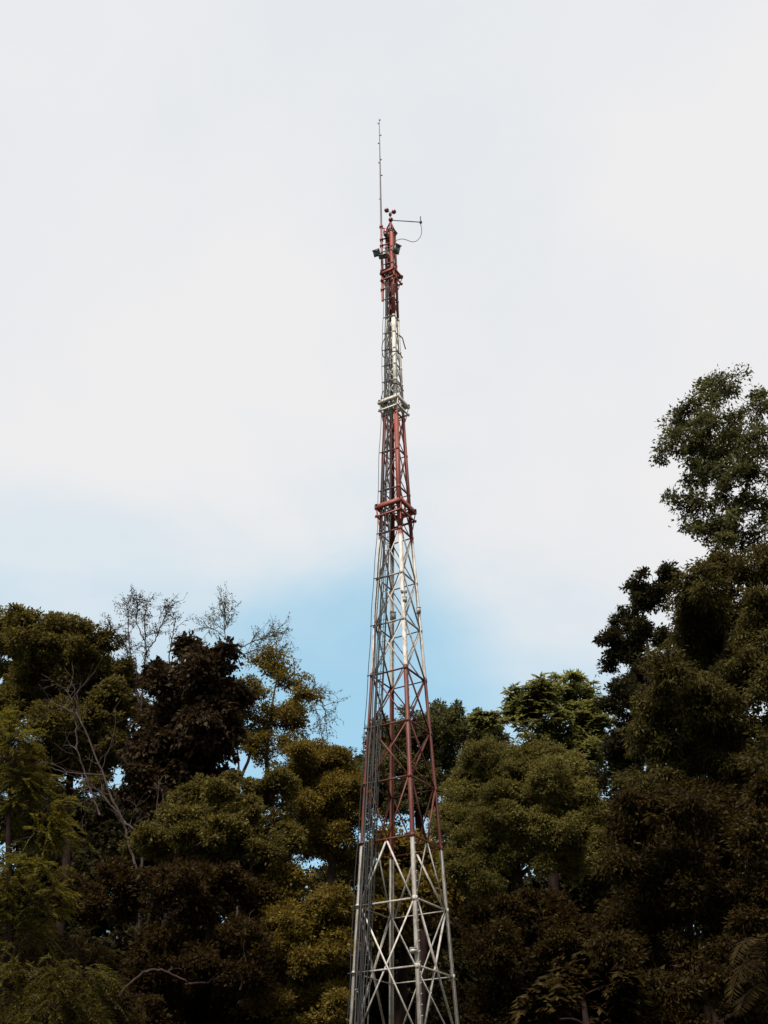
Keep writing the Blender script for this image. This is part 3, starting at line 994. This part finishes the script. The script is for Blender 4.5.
twiggy('sparse_tree', 'nearly bare twiggy tree with thin grey stems against the sky on the left', 49,
       [dict(p=[(146, 760, 0), (141, 712, 0), (143, 680, 0), (146, 650, 0), (144, 620, 0), (148, 598, 0)], r=(.07, .016), sub=48),
        dict(p=[(141, 706, 0), (133, 680, .3), (130, 650, .5), (128, 620, .5), (128, 600, .5)], r=(.05, .014), sub=34),
        dict(p=[(142, 690, 0), (136, 665, -.4), (122, 640, -.6), (108, 622, -.8)], r=(.04, .013), sub=30),
        dict(p=[(145, 655, 0), (155, 640, -.4), (163, 622, -.5), (170, 603, -.6)], r=(.04, .013), sub=30),
        dict(p=[(150, 720, 0), (168, 670, .6), (172, 640, .7), (176, 615, .7)], r=(.05, .018), sub=14, **{'from': .5}),
        dict(p=[(144, 640, 0), (136, 622, .3), (138, 602, .3)], r=(.035, .012), sub=24)],
       148, 'palebark', LM['maroon'], .10, 4.0, .08, 61, sublen=15)
twiggy('wispy_tree', 'wispy tree with fine sparse twigs rising behind the dark maroon tree', 54,
       [dict(p=[(240, 780, 0), (232, 700, 0), (227, 655, 0), (225, 630, 0), (224, 605, 0)], r=(.065, .014), sub=30, **{'from': .78}),
        dict(p=[(230, 660, 0), (245, 645, .4), (262, 638, .6), (276, 636, .7)], r=(.04, .013), sub=34),
        dict(p=[(229, 668, 0), (240, 655, -.4), (255, 650, -.5), (272, 648, -.7), (282, 655, -.7)], r=(.04, .013), sub=34),
        dict(p=[(226, 640, 0), (216, 630, .2), (206, 626, .3)], r=(.03, .012), sub=14),
        dict(p=[(240, 780, 0), (262, 730, .5), (285, 705, .8), (305, 690, .9), (318, 692, 1), (325, 712, 1), (327, 735, 1)], r=(.09, .016), sub=26, **{'from': .45}),
        dict(p=[(262, 790, 0), (266, 770, .2), (268, 745, .2), (270, 715, .3)], r=(.08, .02), sub=16),
        dict(p=[(300, 694, .9), (312, 700, 1), (320, 720, 1), (322, 742, 1)], r=(.03, .012), sub=12)],
       245, 'palebark', LM['olive'], .11, 4.5, .08, 62, sublen=20)
twiggy('dead_tree', 'leafless pale forked dead tree in front of the far left trees', 42,
       [dict(p=[(140, 880, 0), (130, 850, 0), (124, 822, 0), (112, 800, 0), (100, 766, 0), (84, 728, 0), (76, 712, 0)], r=(.065, .026), sub=14),
        dict(p=[(76, 714, 0), (60, 706, .2), (44, 700, .3)], r=(.034, .014), sub=4),
        dict(p=[(76, 714, 0), (72, 700, -.2), (66, 690, -.2)], r=(.03, .012), sub=4),
        dict(p=[(77, 745, .2), (76, 720, .2), (78, 690, .3)], r=(.035, .012), sub=6, stem_top=None, jag=.28),
        dict(p=[(100, 815, .2), (92, 795, .3), (84, 770, .3), (76, 745, .2)], r=(.04, .03), sub=6),
        dict(p=[(104, 775, 0), (84, 774, -.2), (62, 772, -.3), (44, 765, -.3)], r=(.034, .014), sub=4),
        dict(p=[(118, 812, 0), (104, 798, .3), (100, 775, .4), (112, 740, .5)], r=(.034, .012), sub=6),
        dict(p=[(122, 818, 0), (100, 794, -.5), (70, 788, -.5)], r=(.03, .012), sub=4),
        dict(p=[(122, 820, 0), (138, 832, -.3), (150, 845, -.4)], r=(.05, .025), sub=4),
        dict(p=[(155, 835, .2), (157, 810, .2), (159, 780, .2)], r=(.03, .012), sub=3)],
       145, 'palebark', None, 0, 0, .1, 63, sublen=34, sub=4)
twiggy('bare_shrub', 'bent bare limb curving through the dark lower left foliage', 36.4,
       [dict(p=[(104, 1050, 0), (122, 990, 0), (148, 970, 0), (160, 970, 0), (172, 974, 0), (188, 983, 0)], r=(.07, .025), sub=3),
        dict(p=[(185, 985, 0), (205, 982, .2), (228, 975, .3), (240, 960, .3)], r=(.04, .015), sub=4),
        dict(p=[(240, 990, 0), (246, 965, .2), (243, 945, .2), (250, 920, .3)], r=(.035, .012), sub=4)],
       100, 'bark', None, 0, 0, .06, 64, sublen=16)


# --- arching fern at the lower right
def fern(name, label, Y, fronds, leafm, seed):
    r = np.random.default_rng(seed)
    c0 = at(fronds[0][0][0], fronds[0][0][1], Y)
    root = empty(name, (c0[0], Y, 0), label, 'palm', None)
    st = MB()
    st.tube([(c0[0], Y, -.1), (c0[0], Y, c0[2] * .5), c0], [.12, .1, .08], 8)
    st.build('trunk', M['darkbark'], root)
    for fr in fronds:
        mb = MB()
        pts = np.array([at(x, y, Y + .3 * i * (1 if fr[0][0] < 750 else -1)) for i, (x, y) in enumerate(fr)])
        t = np.linspace(0, len(pts) - 1, 30)
        q = np.stack([np.interp(t, range(len(pts)), pts[:, k]) for k in range(3)], 1)
        for _ in range(4):
            q[1:-1] = (q[:-2] + 2 * q[1:-1] + q[2:]) / 4
        mb.tube(q, np.linspace(.02, .006, 30), 5)
        tg = np.gradient(q, axis=0)
        tg /= np.linalg.norm(tg, axis=1)[:, None]
        sd = np.cross(tg, UP)
        sd /= np.linalg.norm(sd, axis=1)[:, None] + 1e-9
        for s in (-1, 1):
            ax = sd * s * .8 + tg * .5 - UP * .45 + r.normal(size=q.shape) * .06
            ax /= np.linalg.norm(ax, axis=1)[:, None]
            l = .34 * np.sin(np.linspace(.35, 3.0, 30)) ** .7 * r.uniform(.85, 1.1, 30)
            rhombs(q, ax, leaf_frames(r, ax, .8), l, l * .14 + .01, mb)
        mb.build('frond', leafm, root)
    return root


fern('palm_clump', 'small palm with arching comb-like fronds in the bottom right corner', 22,
     [[(770, 985), (764, 950), (752, 936), (740, 945), (732, 965)], [(770, 985), (760, 965), (745, 960), (735, 980), (730, 1005)],
      [(770, 985), (768, 955), (765, 938), (772, 930), (784, 940)], [(770, 985), (758, 985), (745, 995), (738, 1015)], [(770, 985), (775, 960), (785, 955), (800, 965)]],
     LM['brown'], 71)

# ------------------------------------------------------------------ ground
gm, nt, out = newmat('forest_floor')
tc = N(nt, 'ShaderNodeTexCoord')
n1 = N(nt, 'ShaderNodeTexNoise', Scale=0.25, Detail=8.0)
n2 = N(nt, 'ShaderNodeTexNoise', Scale=9.0, Detail=6.0)
nt.links.new(tc.outputs['Object'], n1.inputs['Vector'])
nt.links.new(tc.outputs['Object'], n2.inputs['Vector'])
gcol = mixc(nt, n1.outputs[0], ramp(nt, n2.outputs[0], [(.3, (.02, .025, .008)), (.7, (.06, .065, .02))]), (0.055, 0.042, 0.026))
gb = N(nt, 'ShaderNodeBsdfPrincipled', Roughness=0.95)
nt.links.new(gcol, gb.inputs['Base Color'])
nt.links.new(gb.outputs[0], out.inputs[0])
g = MB()
nx = 60
xs = np.sign(np.linspace(-1, 1, nx)) * np.abs(np.linspace(-1, 1, nx)) ** 2.5 * 1500
X, Yg = np.meshgrid(xs, xs + 0)
zz = 0.12 * vnoise(np.stack([X, Yg, 0 * X], -1).reshape(-1, 3), 3, .15)
zz = zz * np.clip(np.hypot(X - TX, Yg - TY).ravel() / 30, 0, 1) - 0.0
i, j = np.meshgrid(np.arange(nx - 1), np.arange(nx - 1), indexing='ij')
b = i * nx + j
g.add(np.stack([X.ravel(), Yg.ravel(), zz], 1), np.stack([b, b + 1, b + nx + 1, b + nx], -1))
go = g.build('ground', gm)
go['kind'] = 'structure'

# ------------------------------------------------------------------ light
SUN_EL, SUN_AZ = rad(56), rad(205)          # azimuth from +Y, clockwise
sd = Vector((math.sin(SUN_AZ) * math.cos(SUN_EL), math.cos(SUN_AZ) * math.cos(SUN_EL), math.sin(SUN_EL)))
sl = bpy.data.lights.new('sun', 'SUN')
sl.energy = 5.0
sl.angle = rad(10)
sl.color = (1.0, 0.95, 0.88)
so = bpy.data.objects.new('sun', sl)
COL.objects.link(so)
so.rotation_euler = sd.to_track_quat('Z', 'Y').to_euler()
so.location = (0, -20, 60)

w = bpy.data.worlds.new('World')
C.world = w
w.use_nodes = True
nt = w.node_tree
nt.nodes.clear()
out = nt.nodes.new('ShaderNodeOutputWorld')
bg = nt.nodes.new('ShaderNodeBackground')
bg.inputs[1].default_value = 0.11
sky = nt.nodes.new('ShaderNodeTexSky')
sky.sky_type = 'NISHITA'
sky.sun_disc = False
sky.sun_elevation, sky.sun_rotation = SUN_EL, SUN_AZ
sky.air_density, sky.dust_density, sky.ozone_density = 1.0, 0.6, 1.5
tc = nt.nodes.new('ShaderNodeTexCoord')
sp = nt.nodes.new('ShaderNodeSeparateXYZ')
nt.links.new(tc.outputs['Generated'], sp.inputs[0])
mp = nt.nodes.new('ShaderNodeMapping')
mp.inputs['Scale'].default_value = (1, 1, 2.0)
mp.inputs['Location'].default_value = (0.3, 0.1, 0.2)
nt.links.new(tc.outputs['Generated'], mp.inputs[0])
no = N(nt, 'ShaderNodeTexNoise', Scale=4.2, Detail=8.0, Roughness=0.52, Distortion=0.3)
nt.links.new(mp.outputs[0], no.inputs['Vector'])
a = mth(nt, 'ADD', sp.outputs[2], mth(nt, 'MULTIPLY', mth(nt, 'SUBTRACT', no.outputs[0], 0.5), 0.30))
a = mth(nt, 'ADD', a, mth(nt, 'MULTIPLY', mth(nt, 'MAXIMUM', sp.outputs[0], 0.0), 0.4))
gd = nrm(ray(350, 700))                    # the clearest gap in the cloud
dt = nt.nodes.new('ShaderNodeVectorMath')
dt.operation = 'DOT_PRODUCT'
dt.inputs[1].default_value = tuple(gd)
nt.links.new(tc.outputs['Generated'], dt.inputs[0])
gp = nt.nodes.new('ShaderNodeMapRange')
gp.interpolation_type = 'SMOOTHSTEP'
gp.inputs['From Min'].default_value = math.cos(rad(9.5))
gp.inputs['From Max'].default_value = math.cos(rad(2))
nt.links.new(dt.outputs['Value'], gp.inputs[0])
a = mth(nt, 'SUBTRACT', a, mth(nt, 'MULTIPLY', gp.outputs[0], 0.13))
mr = nt.nodes.new('ShaderNodeMapRange')
mr.interpolation_type = 'SMOOTHSTEP'
mr.inputs['From Min'].default_value = 0.23
mr.inputs['From Max'].default_value = 0.60
nt.links.new(a, mr.inputs[0])
no2 = N(nt, 'ShaderNodeTexNoise', Scale=2.0, Detail=5.0, Roughness=0.55)
nt.links.new(tc.outputs['Generated'], no2.inputs['Vector'])
ccol = ramp(nt, no2.outputs[0], [(.38, (.765, .805, .845)), (.62, (.855, .85, .86))])
# where the cloud thins out the blue shows through a pale veil
ccol = mixc(nt, mr.outputs[0], (.46, .80, .97), ccol)
# added grey cloud, unseen behind the camera, to dim light on low foliage
added_cloud_dim = nt.nodes.new('ShaderNodeMapRange')
added_cloud_dim.interpolation_type = 'SMOOTHSTEP'
added_cloud_dim.inputs['From Min'].default_value = -0.75
added_cloud_dim.inputs['From Max'].default_value = 0.05
added_cloud_dim.inputs['To Min'].default_value = 0.45
added_cloud_dim.inputs['To Max'].default_value = 1.0
nt.links.new(mth(nt, 'SUBTRACT', sp.outputs[1], mth(nt, 'MULTIPLY', sp.outputs[2], -0.4)), added_cloud_dim.inputs[0])
ccol = mixc(nt, 1.0, ccol, added_cloud_dim.outputs[0], 'MULTIPLY')
sc = nt.nodes.new('ShaderNodeVectorMath')
sc.operation = 'SCALE'
sc.inputs[3].default_value = 1 / 0.15 * 0.998
nt.links.new(ccol, sc.inputs[0])
nt.links.new(mixc(nt, mth(nt, 'MULTIPLY_ADD', mr.outputs[0], 0.35, 0.65), sky.outputs[0], sc.outputs[0]), bg.inputs[0])
nt.links.new(bg.outputs[0], out.inputs[0])

vs = C.view_settings
vs.view_transform = 'Standard'
vs.look = 'None'
vs.exposure = 0.45
vs.gamma = 1.0
vs.use_curve_mapping = False
C.render.engine = 'CYCLES'
C.cycles.max_bounces = 6
C.cycles.diffuse_bounces = 3
C.cycles.transmission_bounces = 4
C.cycles.use_denoising = True
